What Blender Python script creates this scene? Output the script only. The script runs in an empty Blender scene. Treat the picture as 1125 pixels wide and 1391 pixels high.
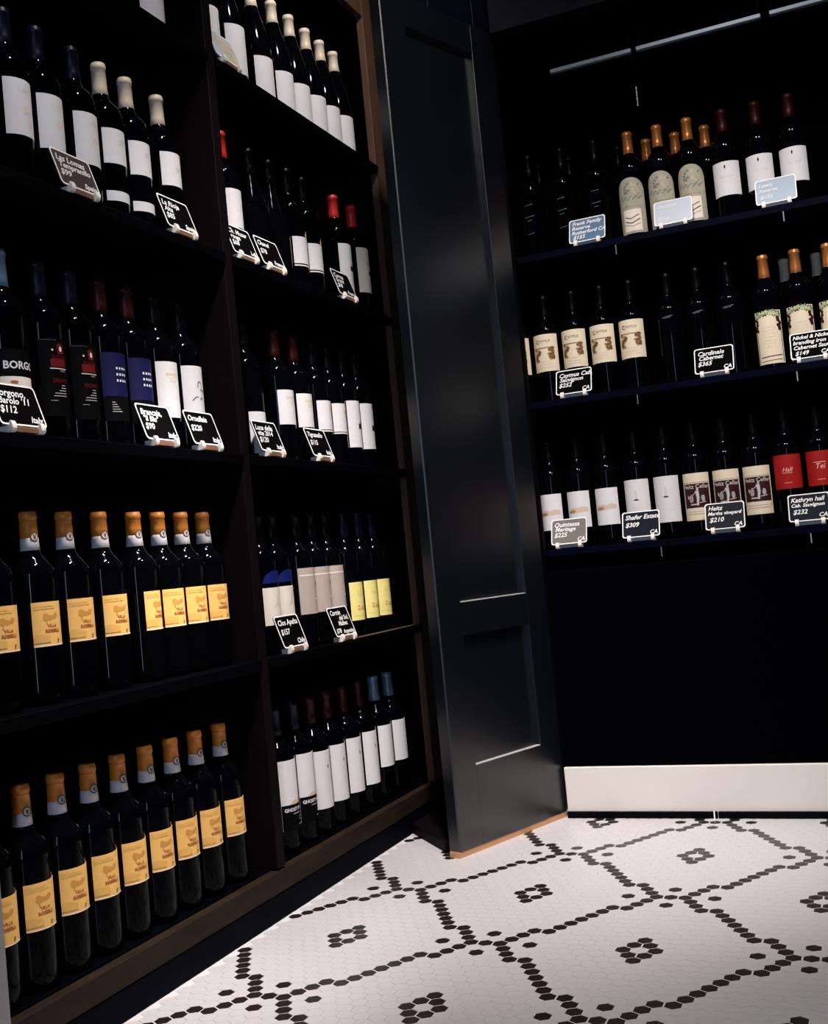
import bpy, bmesh, math, random
from mathutils import Matrix, Vector

random.seed(7)
SC = bpy.context.scene
C = SC.collection
PI = math.pi

# ------------------------------------------------------------------ camera
cam_d = bpy.data.cameras.new('camera')
cam_d.sensor_fit = 'VERTICAL'
cam_d.sensor_height = 36.0
cam_d.lens = 39.6176
cam_d.clip_start = 0.05
cam = bpy.data.objects.new('camera', cam_d)
C.objects.link(cam)
r = Vector((0.91369927, 0.39518468, -0.09477717))
u = Vector((0.10423867, -0.00248551, 0.99454921))
b = Vector((0.39279504, -0.91859833, -0.04346453))
cam.matrix_world = Matrix(((r.x, u.x, b.x, 1.16175), (r.y, u.y, b.y, -2.68355), (r.z, u.z, b.z, 0.66013), (0, 0, 0, 1)))
SC.camera = cam
CAMP = Vector((1.16175, -2.68355, 0.66013))

# ------------------------------------------------------------------ world, exposure, lamps
world = bpy.data.worlds.new('world')
SC.world = world
world.use_nodes = True
world.node_tree.nodes['Background'].inputs[0].default_value = (0.10, 0.16, 0.42, 1)
world.node_tree.nodes['Background'].inputs[1].default_value = 0.004
SC.view_settings.view_transform = 'Standard'
SC.view_settings.look = 'None'
SC.view_settings.exposure = 0.0
SC.view_settings.gamma = 1.0

CEIL = 2.75


def spot(name, loc, aim, power, cone, blend=1.0, col=(1, 0.955, 0.92), size=0.06):
    d = bpy.data.lights.new(name, 'SPOT')
    d.energy = power
    d.spot_size = math.radians(cone)
    d.spot_blend = blend
    d.color = col
    d.shadow_soft_size = size
    o = bpy.data.objects.new(name, d)
    C.objects.link(o)
    o.location = loc
    o.rotation_euler = (Vector(aim) - Vector(loc)).to_track_quat('-Z', 'Y').to_euler()
    return o


LAMPS = [  # assumed ceiling spots, out of view: location, aim, watts, cone
    ((0.78, -1.42, 2.70), (0.10, -1.50, 0.40), 88, 84),
    ((0.80, -1.46, 2.70), (-0.25, -1.47, -0.60), 225, 26),
    ((0.75, -1.12, 2.70), (-0.25, -1.02, -0.60), 150, 24),
    ((0.69, -1.26, 2.70), (0.00, -0.10, -0.60), 300, 46),
    ((0.68, -0.885, 2.70), (0.00, -0.28, 1.85), 72, 66),
    ((0.86, -1.45, 2.70), (0.72, 0.20, 0.60), 165, 58),
    ((1.55, -1.45, 2.70), (1.10, 0.20, 0.60), 130, 58),
    ((1.20, -1.10, 2.70), (1.25, -0.80, 0.0), 52, 58),  # fill spot added to brighten the floor
    ((1.50, -1.12, 2.70), (-0.04, -1.03, 0.735), 420, 10),
]
for L in LAMPS:
    spot('assumed_spot_lamp', L[0], L[1], L[2], L[3])


# cool area lamp added behind the camera for blue streaks, assumed to be daylight
dl = bpy.data.lights.new('added_streak_lamp', 'AREA')
dl.shape = 'RECTANGLE'
dl.size, dl.size_y = 0.22, 1.90
dl.energy = 22
dl.color = (0.50, 0.68, 1.0)
dlo = bpy.data.objects.new('added_streak_lamp', dl)
C.objects.link(dlo)
dlo.location = (1.42, -4.10, 1.15)
dlo.rotation_euler = (PI / 2, 0, 0)


# ------------------------------------------------------------------ materials
MATS = {}


def mat(name, col, rough=0.5, metal=0.0, var=0.08, scale=30.0, bump=0.0, spec=0.5, coat=0.0, col2=None, stretch=None, ior=None):
    if name in MATS:
        return MATS[name]
    m = bpy.data.materials.new(name)
    m.use_nodes = True
    nt = m.node_tree
    p = nt.nodes['Principled BSDF']
    tc = nt.nodes.new('ShaderNodeTexCoord')
    mp = nt.nodes.new('ShaderNodeMapping')
    if stretch:
        mp.inputs['Scale'].default_value = stretch
    nz = nt.nodes.new('ShaderNodeTexNoise')
    nz.inputs['Scale'].default_value = scale
    nz.inputs['Detail'].default_value = 4
    nt.links.new(tc.outputs['Object'], mp.inputs['Vector'])
    nt.links.new(mp.outputs['Vector'], nz.inputs['Vector'])
    mx = nt.nodes.new('ShaderNodeMix')
    mx.data_type = 'RGBA'
    if col2 is None:
        a = [max(0, c * (1 - var)) for c in col]
        bb = [min(1, c * (1 + var)) for c in col]
    else:
        a, bb = col, col2
    mx.inputs[6].default_value = (*a, 1)
    mx.inputs[7].default_value = (*bb, 1)
    nt.links.new(nz.outputs['Fac'], mx.inputs[0])
    nt.links.new(mx.outputs[2], p.inputs['Base Color'])
    p.inputs['Roughness'].default_value = rough
    p.inputs['Metallic'].default_value = metal
    p.inputs['Specular IOR Level'].default_value = spec
    p.inputs['Coat Weight'].default_value = coat
    if bump:
        bp = nt.nodes.new('ShaderNodeBump')
        bp.inputs['Strength'].default_value = bump
        bp.inputs['Distance'].default_value = 0.002
        nt.links.new(nz.outputs['Fac'], bp.inputs['Height'])
        nt.links.new(bp.outputs['Normal'], p.inputs['Normal'])
    MATS[name] = m
    if ior:
        p.inputs['IOR'].default_value = ior
    return m


def paper(name, col, var=0.04):
    return mat(name, col, 0.65, var=var, scale=60, spec=0.2)


M_GLASS = mat('dark_glass', (0.0008, 0.0009, 0.0014), 0.05, var=0.2, scale=6, spec=0.5, ior=1.18)
M_GLASSB = mat('burgundy_glass', (0.001, 0.0009, 0.0016), 0.06, var=0.2, scale=6, spec=0.5, ior=1.18)
M_BLACK = mat('black_lacquer', (0.0003, 0.0003, 0.0010), 0.6, var=0.3, scale=12, spec=0.03)
M_INNER = mat('black_matte', (0.0004, 0.0004, 0.0010), 0.9, var=0.2, scale=12, spec=0.01)
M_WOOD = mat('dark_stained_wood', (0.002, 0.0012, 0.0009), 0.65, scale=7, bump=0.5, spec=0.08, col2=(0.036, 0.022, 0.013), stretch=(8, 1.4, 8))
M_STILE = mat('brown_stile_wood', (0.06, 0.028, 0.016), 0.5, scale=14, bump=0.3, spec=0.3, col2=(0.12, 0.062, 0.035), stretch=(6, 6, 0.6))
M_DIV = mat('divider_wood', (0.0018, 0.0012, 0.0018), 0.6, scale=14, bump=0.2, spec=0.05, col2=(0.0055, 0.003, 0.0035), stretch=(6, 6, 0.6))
M_DOOR = mat('blue_black_paint', (0.0014, 0.0023, 0.0044), 0.30, var=0.15, scale=8, spec=1.0)
M_DOORP = mat('blue_black_paint_panel', (0.0013, 0.0022, 0.0044), 0.30, var=0.15, scale=8, spec=1.0)
M_RAW = mat('raw_orange_wood', (0.42, 0.20, 0.09), 0.7, scale=20, col2=(0.62, 0.33, 0.16), stretch=(1, 1, 8))
M_CREAM = mat('cream_paint', (0.66, 0.60, 0.56), 0.5, var=0.03, scale=5)
M_GREYP = mat('grey_paint', (0.20, 0.19, 0.195), 0.6, var=0.05)
M_TILE = mat('white_glazed_tile', (0.52, 0.482, 0.487), 0.32, var=0.03, scale=3, spec=0.4)
M_TILEK = mat('black_glazed_tile', (0.016, 0.009, 0.008), 0.3, var=0.5, scale=9, spec=0.5)
M_GROUT = mat('pale_grout', (0.56, 0.525, 0.525), 0.9, var=0.04, scale=40)
M_SKIRT = mat('black_skirting', (0.0010, 0.0012, 0.003), 0.7, spec=0.04)
M_SHELFN = mat('navy_black_shelf', (0.0006, 0.0008, 0.0065), 0.6, spec=0.03)
M_TRIM = mat('navy_black_trim', (0.0012, 0.0016, 0.005), 0.5, spec=0.1)
M_ALU = mat('brushed_aluminium', (0.16, 0.20, 0.25), 0.4, 0.4, var=0.06, stretch=(1, 40, 40))
M_CHROME = mat('chrome', (0.8, 0.8, 0.8), 0.2, 0.9)
M_CHALK = mat('chalkboard', (0.0016, 0.0013, 0.0014), 0.8, var=0.5, scale=70, spec=0.03)
M_CHALKG = mat('glare_chalkboard', (0.15, 0.125, 0.105), 0.5, var=0.1, spec=0.3)  # glare on the board painted in as grey-brown
M_CHALKN = mat('navy_chalkboard', (0.004, 0.006, 0.014), 0.6, var=0.2, spec=0.1)
M_CHALKB = mat('blue_lit_chalkboard', (0.075, 0.15, 0.24), 0.3, var=0.3, scale=60, spec=0.6)  # blue light on the board put into its colour
M_CHALKW = mat('pale_and_glare_chalkboard', (0.48, 0.50, 0.56), 0.35, var=0.06)  # own tone of the top-shelf card, painted glare on the arched-label card
M_CHALKR = mat('brown_chalkboard', (0.045, 0.022, 0.018), 0.6, var=0.3)
M_INK = mat('white_chalk_ink', (0.86, 0.82, 0.80), 0.8, var=0.03)
M_STAND = mat('ivory_plastic', (0.86, 0.76, 0.66), 0.4, var=0.04)
M_STANDB = mat('brown_plastic', (0.17, 0.085, 0.05), 0.5, var=0.3)
P_WHITE = paper('white_paper', (0.70, 0.655, 0.655))
P_CREAM = paper('cream_paper', (0.80, 0.70, 0.60))
P_WINE = paper('ivory_paper', (0.76, 0.63, 0.46))
P_ORANGE = paper('gold_paper', (0.84, 0.47, 0.13), 0.08)
P_GREIGE = paper('greige_paper', (0.46, 0.36, 0.32))
P_YELLOW = paper('yellow_paper', (0.85, 0.70, 0.24), 0.08)
P_BLUE = paper('navy_paper', (0.0015, 0.0025, 0.045))
P_BLUE2 = paper('blue_paper', (0.003, 0.007, 0.11))
P_BLACK = mat('black_paper', (0.0015, 0.0013, 0.0018), 0.7, spec=0.05)
P_RED = paper('red_paper', (0.33, 0.008, 0.007), 0.15)
P_STONE = paper('stone_paper', (0.40, 0.36, 0.27), 0.3)
I_BLACK = paper('black_ink', (0.012, 0.009, 0.009))
I_RED = paper('red_ink', (0.13, 0.003, 0.005))
I_RUST = paper('rust_ink', (0.38, 0.09, 0.03))
I_GOLD = paper('gold_ink', (0.78, 0.56, 0.16))
I_OCHRE = paper('ochre_ink', (0.60, 0.27, 0.06))
I_BROWN = paper('brown_ink', (0.15, 0.07, 0.03))
I_GREEN = paper('green_ink', (0.22, 0.29, 0.14), 0.5)
I_GREEN2 = paper('dark_green_ink', (0.05, 0.075, 0.035), 0.4)
I_GREY = paper('grey_ink', (0.42, 0.38, 0.36))
I_PALE = paper('pale_ink', (0.72, 0.68, 0.66))
I_MAROON = paper('maroon_ink', (0.035, 0.006, 0.006))
I_SAND = paper('sand_ink', (0.62, 0.46, 0.36))
F_ORANGE = mat('orange_foil', (0.56, 0.175, 0.014), 0.45, 0.0, var=0.1)
F_COPPER = mat('copper_foil', (0.50, 0.17, 0.04), 0.3, 0.5, var=0.15)
F_IVORY = mat('ivory_foil', (0.72, 0.58, 0.42), 0.45, 0.0, var=0.06)
F_NAVY = mat('navy_foil', (0.002, 0.0025, 0.012), 0.4, spec=0.2)
F_RED = mat('red_foil', (0.60, 0.02, 0.015), 0.4)
F_DRED = mat('dark_red_foil', (0.024, 0.0017, 0.0012), 0.4, spec=0.2)
F_BLACK = mat('black_foil', (0.0007, 0.0007, 0.0012), 0.35, spec=0.12)
F_SILVER = mat('blue_silver_foil', (0.13, 0.21, 0.32), 0.35, 0.4)
F_WHITE = mat('white_foil', (0.60, 0.56, 0.56), 0.45)


# ------------------------------------------------------------------ mesh helpers
def mesh_obj(name, me, parent=None, m=None, kind=None):
    if m and not me.materials:
        me.materials.append(m)
    o = bpy.data.objects.new(name, me)
    C.objects.link(o)
    if parent:
        o.parent = parent
    if kind:
        o['kind'] = kind
    return o


def from_data(name, vs, fs, smooth=False):
    me = bpy.data.meshes.new(name)
    me.from_pydata([tuple(v) for v in vs], [], fs)
    if smooth:
        me.polygons.foreach_set('use_smooth', [True] * len(me.polygons))
    me.update()
    return me


def prism(name, pts, z0, z1, bevel=0.0):
    n = len(pts)
    bm = bmesh.new()
    lo = [bm.verts.new((x, y, z0)) for x, y in pts]
    hi = [bm.verts.new((x, y, z1)) for x, y in pts]
    bm.faces.new(list(reversed(lo)))
    bm.faces.new(hi)
    for i in range(n):
        j = (i + 1) % n
        bm.faces.new((lo[i], lo[j], hi[j], hi[i]))
    bmesh.ops.recalc_face_normals(bm, faces=bm.faces)
    if bevel:
        bmesh.ops.bevel(bm, geom=list(bm.edges), offset=bevel, segments=1, affect='EDGES', clamp_overlap=True)
    me = bpy.data.meshes.new(name)
    bm.to_mesh(me)
    bm.free()
    return me


def box(name, lo, hi, m, parent=None, kind=None, bevel=0.0015):
    me = prism(name, [(lo[0], lo[1]), (hi[0], lo[1]), (hi[0], hi[1]), (lo[0], hi[1])], lo[2], hi[2], bevel)
    return mesh_obj(name, me, parent, m, kind)


def empty(name, loc, rz, label, cat, group=None):
    o = bpy.data.objects.new(name, None)
    o.empty_display_size = 0.05
    C.objects.link(o)
    o.location = loc
    o.rotation_euler = (0, 0, rz)
    o['label'] = label
    o['category'] = cat
    if group:
        o['group'] = group
    return o


def lathe(name, prof, seg=32):
    vs, fs = [], []
    rings = []
    for (rr, z) in prof:
        if rr < 1e-6:
            rings.append([len(vs)])
            vs.append((0, 0, z))
        else:
            rings.append(list(range(len(vs), len(vs) + seg)))
            for k in range(seg):
                a = 2 * PI * k / seg
                vs.append((rr * math.cos(a), rr * math.sin(a), z))
    for A, B in zip(rings, rings[1:]):
        for k in range(seg):
            k2 = (k + 1) % seg
            if len(A) == 1:
                fs.append((A[0], B[k2], B[k]))
            elif len(B) == 1:
                fs.append((A[k], A[k2], B[0]))
            else:
                fs.append((A[k], A[k2], B[k2], B[k]))
    return from_data(name, vs, fs, True)


BORD = [(0, 0.004), (0.029, 0.001), (0.0335, 0.003), (0.0351, 0.008), (0.0354, 0.02), (0.0354, 0.188), (0.0348, 0.197), (0.0328, 0.206),
        (0.0280, 0.2135), (0.0212, 0.221), (0.0163, 0.229), (0.0138, 0.237), (0.0127, 0.247), (0.0120, 0.270), (0.0118, 0.285), (0.0118, 0.2935), (0, 0.2937)]
BURG = [(0, 0.004), (0.031, 0.001), (0.0355, 0.004), (0.0372, 0.010), (0.0374, 0.03), (0.0374, 0.118), (0.0364, 0.135), (0.0338, 0.155),
        (0.0288, 0.180), (0.0230, 0.203), (0.0174, 0.223), (0.0140, 0.240), (0.0127, 0.255), (0.0122, 0.28), (0.0120, 0.2895), (0, 0.2897)]


def cap_prof(top, z0, r0=0.0150):
    return [(r0 - 0.0006, z0), (r0 + 0.0001, z0 + 0.0005), (0.0133, z0 + 0.013), (0.0127, top - 0.012), (0.0137, top - 0.0115), (0.0138, top - 0.0045),
            (0.0129, top - 0.0035), (0.0129, top - 0.0012), (0.0121, top), (0, top + 0.0001)]


MESH = {}


def cached(key, fn, m):
    if key not in MESH:
        me = fn()
        if m:
            me.materials.append(m)
        MESH[key] = me
    return MESH[key]


# ------------------------------------------------------------------ flat print, wrapped round the glass
def text_tris(s, size, align='CENTER', shear=0.0, bold=0.0):
    cu = bpy.data.curves.new('lettering', 'FONT')
    cu.body = s
    cu.size = size
    cu.align_x = align
    cu.shear = shear
    cu.resolution_u = 2
    cu.offset = bold
    o = bpy.data.objects.new('lettering', cu)
    C.objects.link(o)
    me = bpy.data.meshes.new_from_object(o)
    vs = [(v.co.x, v.co.y) for v in me.vertices]
    fs = [tuple(p.vertices) for p in me.polygons]
    bpy.data.objects.remove(o)
    bpy.data.curves.remove(cu)
    bpy.data.meshes.remove(me)
    return vs, fs


class Art:
    def __init__(self):
        self.v, self.f = [], []

    def add(self, vs, fs):
        n = len(self.v)
        self.v += list(vs)
        self.f += [tuple(i + n for i in q) for q in fs]

    def rect(self, x0, x1, z0, z1, tilt=0.0):
        k = max(1, int(abs(x1 - x0) / 0.005))
        vs = []
        for i in range(k + 1):
            x = x0 + (x1 - x0) * i / k
            vs += [(x, z0 + tilt * (x - x0)), (x, z1 + tilt * (x - x0))]
        self.add(vs, [(2 * i, 2 * i + 2, 2 * i + 3, 2 * i + 1) for i in range(k)])
        return self

    def poly(self, pts):
        self.add(pts, [tuple(range(len(pts)))])
        return self

    def oval(self, cx, cz, rx, rz, n=12, jit=0.0):
        pts = []
        for i in range(n):
            a = 2 * PI * i / n
            j = 1 + (random.random() - 0.5) * jit
            pts.append((cx + rx * math.cos(a) * j, cz + rz * math.sin(a) * j))
        return self.poly(pts)

    def ring(self, cx, cz, r0, r1, n=16):
        vs, fs = [], []
        for i in range(n):
            a = 2 * PI * i / n
            vs += [(cx + r0 * math.cos(a), cz + r0 * math.sin(a)), (cx + r1 * math.cos(a), cz + r1 * math.sin(a))]
        for i in range(n):
            j = (i + 1) % n
            fs.append((2 * i, 2 * i + 1, 2 * j + 1, 2 * j))
        self.add(vs, fs)
        return self

    def stroke(self, pts, w):
        for (x0, z0), (x1, z1) in zip(pts, pts[1:]):
            d = math.hypot(x1 - x0, z1 - z0) or 1
            nx, nz = -(z1 - z0) / d * w / 2, (x1 - x0) / d * w / 2
            self.add([(x0 + nx, z0 + nz), (x0 - nx, z0 - nz), (x1 - nx, z1 - nz), (x1 + nx, z1 + nz)], [(0, 1, 2, 3)])
        return self

    def text(self, s, size, x, z, align='CENTER', shear=0.0, bold=0.0):
        vs, fs = text_tris(s, size, align, shear, bold)
        self.add([(a + x, c + z) for a, c in vs], fs)
        return self

    def wrap(self, name, R, turn=0.0):
        bm = bmesh.new()
        vv = [bm.verts.new((x, 0, z)) for x, z in self.v]
        for q in self.f:
            if len(set(q)) > 2:
                try:
                    bm.faces.new([vv[i] for i in q])
                except ValueError:
                    pass
        big = [fc for fc in bm.faces if max(v.co.x for v in fc.verts) - min(v.co.x for v in fc.verts) > 0.0055]
        if big:
            lo = min(v.co.x for fc in big for v in fc.verts)
            hi = max(v.co.x for fc in big for v in fc.verts)
            k = lo + 0.005
            while k < hi:
                big = [fc for fc in bm.faces if max(v.co.x for v in fc.verts) - min(v.co.x for v in fc.verts) > 0.0055]
                gs = set()
                for fc in big:
                    gs.add(fc)
                    gs.update(fc.edges)
                    gs.update(fc.verts)
                if gs:
                    bmesh.ops.bisect_plane(bm, geom=list(gs), plane_co=(k, 0, 0), plane_no=(1, 0, 0))
                k += 0.005
        for v in bm.verts:
            x = v.co.x
            v.co = (R * math.cos(x / R + turn), R * math.sin(x / R + turn), v.co.z)
        me = bpy.data.meshes.new(name)
        bm.to_mesh(me)
        bm.free()
        return me

    def shifted(self, dx, lim):
        self.v = [(max(-lim, min(lim, x + dx)), z) for x, z in self.v]
        return self

    def flat(self, name, off):
        return from_data(name, [(off, x, z) for x, z in self.v], self.f)


def patch(name, R, ha, z0, z1, turn=0.0, arch=0.0, n=16, corner=0.0):
    vs, fs = [], []
    for i in range(n + 1):
        t = i / n * 2 - 1
        a = t * ha + turn
        zt = z1
        if arch:
            zt = z1 - arch * (1 - math.sqrt(max(0, 1 - t * t * 0.998)))
        if corner and (i == 0 or i == n):
            zt -= corner
        zb = z0 + (corner if corner and (i == 0 or i == n) else 0)
        for q, rr in ((0, R), (1, R), (2, R - 0.0004), (3, R - 0.0004)):
            z = (zb, zt, zt, zb)[q]
            vs.append((rr * math.cos(a), rr * math.sin(a), z))
    for i in range(n):
        o = 4 * i
        for q in range(4):
            fs.append((o + q, o + 4 + q, o + 4 + (q + 1) % 4, o + (q + 1) % 4))
    fs.append((3, 2, 1, 0))
    fs.append((4 * n, 4 * n + 1, 4 * n + 2, 4 * n + 3))
    me = from_data(name, vs, fs)
    return me


RL = 0.0358   # label radius on a straight-sided bottle
RP = 0.0361   # print just above the label


def art_villa():
    a = Art(); a.oval(0.000, 0.132, 0.0062, 0.0055, 10, 0.3); a.oval(0.008, 0.131, 0.006, 0.004, 9, 0.5); a.oval(0.016, 0.133, 0.005, 0.0045, 9, 0.5)
    a.rect(-0.001, 0.001, 0.121, 0.128)
    b2 = Art(); b2.text('VILLA', 0.0065, 0.009, 0.1165, bold=0.0002); b2.text('ROSSELLI', 0.0066, 0.010, 0.109, bold=0.0003)
    c = Art(); c.rect(-0.026, 0.004, 0.094, 0.104); c.rect(-0.02, 0.016, 0.1445, 0.1455); c.rect(-0.02, 0.012, 0.1485, 0.1492); c.oval(-0.012, 0.104, 0.010, 0.003, 10, 0.4)
    d = Art(); d.poly([(0.018, 0.092), (0.0195, 0.092), (0.0215, 0.098), (0.018, 0.098)])
    e = Art(); e.rect(-0.036, 0.036, 0.0886, 0.0902)
    return [(a, I_OCHRE), (b2, I_RUST), (c, mat('soft_gold_ink', (0.72, 0.39, 0.09), 0.6)), (d, I_BROWN), (e, P_CREAM)]


def art_crown():
    a = Art(); a.stroke([(0.010, 0.122), (0.013, 0.115), (0.020, 0.114), (0.023, 0.118)], 0.0016)
    b2 = Art(); b2.stroke([(0.012, 0.128), (0.014, 0.121)], 0.001); b2.stroke([(0.017, 0.130), (0.017, 0.121)], 0.001); b2.stroke([(0.021, 0.127), (0.020, 0.120)], 0.001)
    return [(a, I_RUST), (b2, I_GOLD)]


def art_las():
    a = Art(); a.text('L ERM', 0.009, 0.012, 0.150); a.oval(0.013, 0.122, 0.006, 0.007, 12, 0.2)
    return [(a, paper('faded_tan_ink', (0.74, 0.60, 0.48)))]


def art_small():
    a = Art(); a.text('ROSO', 0.005, 0.012, 0.143); a.rect(0.004, 0.020, 0.139, 0.1396)
    return [(a, I_GREY)]


def art_red():
    a = Art(); a.oval(0.010, 0.150, 0.0065, 0.0062, 12, 0.2); a.rect(0.005, 0.018, 0.139, 0.146); a.rect(-0.008, 0.020, 0.118, 0.131); a.text('ROSSO', 0.008, 0.008, 0.131)
    a.text('EREMO', 0.009, 0.008, 0.093)
    b2 = Art(); b2.oval(0.011, 0.147, 0.0026, 0.0045, 8); b2.oval(-0.004, 0.145, 0.0018, 0.0018, 8); b2.rect(-0.010, 0.022, 0.1148, 0.1160)
    c = Art()
    for i, (x, w) in enumerate(((0.012, 0.008), (0.012, 0.010), (0.010, 0.014), (0.006, 0.022), (0.005, 0.024))):
        c.rect(x - w / 2, x + w / 2, 0.088 - 0.0042 * i, 0.0892 - 0.0042 * i)
    c.text('VINO', 0.004, 0.012, 0.1105)
    c.rect(-0.012, 0.000, 0.064, 0.0648)
    d = Art(); d.rect(-0.03, 0.004, 0.1605, 0.1612)
    return [(a, I_RED), (b2, I_PALE), (c, I_GREY), (d, mat('slate_ink', (0.05, 0.05, 0.09), 0.6))]


def art_blue():
    a = Art()
    for i in range(3):
        for k in range(4):
            a.rect(-0.004 + k * 0.0062, -0.0008 + k * 0.0062, 0.132 - i * 0.0105, 0.136 - i * 0.0105)
    b2 = Art()
    for i in range(5):
        b2.rect(-0.016, -0.010 + 0.003 * i, 0.075 - 0.004 * i, 0.0762 - 0.004 * i)
    c = Art(); c.rect(0.0285, 0.0296, 0.086, 0.161)
    return [(a, I_PALE), (b2, I_GREY)]


def art_squiggle():
    a = Art()
    pts = [(0.006 + 0.0055 * math.cos(t), 0.129 + 0.008 * math.sin(t)) for t in [x * PI / 8 for x in range(-4, 10)]]
    a.stroke(pts, 0.0016); a.stroke([(0.008, 0.122), (0.014, 0.118), (0.018, 0.123), (0.022, 0.117)], 0.0016)
    a.stroke([(-0.014, 0.100), (-0.008, 0.106), (0.000, 0.108)], 0.0016); a.stroke([(0.004, 0.102), (0.009, 0.107), (0.014, 0.103)], 0.0016)
    return [(a, I_BLACK)]


def art_gold_text():
    a = Art(); a.text('BIANCO', 0.007, 0.006, 0.139, bold=0.0001); a.text('colline', 0.006, 0.008, 0.132, shear=0.3); a.rect(0.0, 0.015, 0.128, 0.1288)
    return [(a, I_GOLD)]


def art_gold_spot():
    a = Art(); a.oval(0.012, 0.132, 0.004, 0.007, 10, 0.6); a.text('ORO', 0.005, 0.012, 0.118)
    a.oval(0.016, 0.141, 0.003, 0.003, 8, 0.5)
    return [(a, I_GOLD)]


def art_block():
    a = Art(); a.rect(0.006, 0.026, 0.096, 0.108); a.oval(0.012, 0.110, 0.002, 0.003, 8); a.oval(0.021, 0.110, 0.002, 0.003, 8)
    return [(a, I_BLACK)]


def art_block_cream():
    a = Art(); a.rect(0.010, 0.030, 0.106, 0.116); a.text('BOCA', 0.006, 0.010, 0.132)
    b2 = Art(); b2.rect(-0.01, 0.03, 0.142, 0.1432); b2.rect(-0.01, 0.03, 0.126, 0.1266); b2.rect(0.0, 0.03, 0.088, 0.0888); b2.rect(0.0, 0.03, 0.078, 0.0788)
    return [(a, I_BLACK), (b2, I_SAND)]


def art_apalta():
    a = Art(); a.stroke([(0.004, 0.098), (0.010, 0.108), (0.012, 0.122), (0.016, 0.100)], 0.0014); a.stroke([(0.000, 0.096), (0.010, 0.102), (0.020, 0.100)], 0.0012)
    return [(a, I_SAND)]


def art_greige():
    a = Art(); a.rect(-0.036, 0.036, 0.1535, 0.1565); a.rect(0.002, 0.024, 0.102, 0.1045); a.oval(0.016, 0.138, 0.004, 0.004, 10)
    b2 = Art(); b2.ring(0.012, 0.136, 0.003, 0.0048); b2.oval(0.008, 0.1345, 0.003, 0.0014, 8)
    return [(a, P_CREAM), (b2, I_BROWN)]


def art_yellow():
    a = Art(); a.text('Zuccari', 0.014, 0.014, 0.062, bold=0.0002)
    b2 = Art(); b2.poly([(0.030, 0.125), (0.033, 0.114), (0.033, 0.098), (0.030, 0.088), (0.0285, 0.098), (0.0285, 0.114)])
    c = Art(); c.oval(0.004, 0.108, 0.010, 0.010, 10, 0.5); c.rect(-0.02, 0.03, 0.048, 0.0488)
    return [(a, I_OCHRE), (b2, I_RUST), (c, mat('lemon_ink', (0.85, 0.74, 0.16), 0.6))]


def art_ghost():
    a = Art(); a.poly([(-0.040, 0.094), (-0.02, 0.096), (-0.006, 0.106), (0.002, 0.103), (0.014, 0.110), (0.030, 0.116), (0.040, 0.118), (0.040, 0.096), (-0.040, 0.086)])
    b2 = Art(); b2.rect(-0.040, 0.040, 0.045, 0.0965)
    c = Art(); c.text('GHOST PINES', 0.0098, -0.002, 0.083, bold=0.0003); 
    d = Art(); d.rect(-0.012, 0.030, 0.077, 0.0785); d.ring(0.014, 0.066, 0.0035, 0.0055, 8); d.rect(0.004, 0.026, 0.053, 0.0545)
    return [(a, I_SAND), (b2, P_BLACK), (c, I_PALE), (d, I_GREY)]


def art_leafdot():
    a = Art(); a.oval(0.006, 0.142, 0.0016, 0.0045, 10)
    b2 = Art(); b2.rect(-0.004, 0.02, 0.118, 0.1186)
    return [(a, I_BLACK), (b2, I_PALE)]


def art_confetti():
    a = Art()
    for x, z in ((0.004, 0.120), (0.010, 0.128), (0.008, 0.112), (0.014, 0.117), (0.016, 0.134), (0.020, 0.124)):
        a.oval(x, z, 0.0012, 0.0016, 6)
    return [(a, I_OCHRE)]


def art_etched():
    random.seed(3)
    a, g = Art(), Art()
    for k in range(26):
        x, z = random.uniform(-0.028, 0.028), random.uniform(0.118, 0.152)
        (a if k % 3 else g).oval(x, z, random.uniform(0.002, 0.005), random.uniform(0.002, 0.0045), 8, 0.6)
    for k in range(14):
        g.oval(-0.03 + k * 0.0045, 0.112 + 0.004 * math.sin(k * 2.1), 0.0030, 0.0024, 8, 0.7)
    b2 = Art(); b2.rect(-0.024, 0.024, 0.026, 0.082)
    c = Art(); c.stroke([(-0.020, 0.064), (-0.004, 0.058), (0.018, 0.067)], 0.0025); c.stroke([(-0.020, 0.052), (-0.002, 0.046), (0.020, 0.056)], 0.003)
    c.stroke([(-0.022, 0.044), (0.000, 0.038), (0.020, 0.044)], 0.0015)
    for k in range(9):
        c.rect(-0.024 + k * 0.0055, -0.0215 + k * 0.0055, 0.0885, 0.0905)
    return [(a, mat('stone_tan_ink', (0.50, 0.40, 0.27), 0.6)), (g, mat('stone_green_ink', (0.17, 0.19, 0.15), 0.6)), (b2, P_CREAM), (c, I_BROWN)]


def art_diamond():
    a = Art(); a.poly([(-0.001, 0.145), (0.0015, 0.1395), (-0.001, 0.133), (-0.0035, 0.1395)])
    b2 = Art(); b2.text('NAPA RIDGE', 0.0062, 0.002, 0.112)
    return [(a, I_BLACK), (b2, mat('blush_ink', (0.62, 0.52, 0.50), 0.6))]


def art_etchlines():
    a = Art()
    for z, w in ((0.150, 0.010), (0.118, 0.013), (0.108, 0.006), (0.072, 0.009)):
        a.rect(-w, w, z, z + 0.0012, 0.10)
    return [(a, mat('dim_grey_ink', (0.10, 0.10, 0.11), 0.5))]


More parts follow.
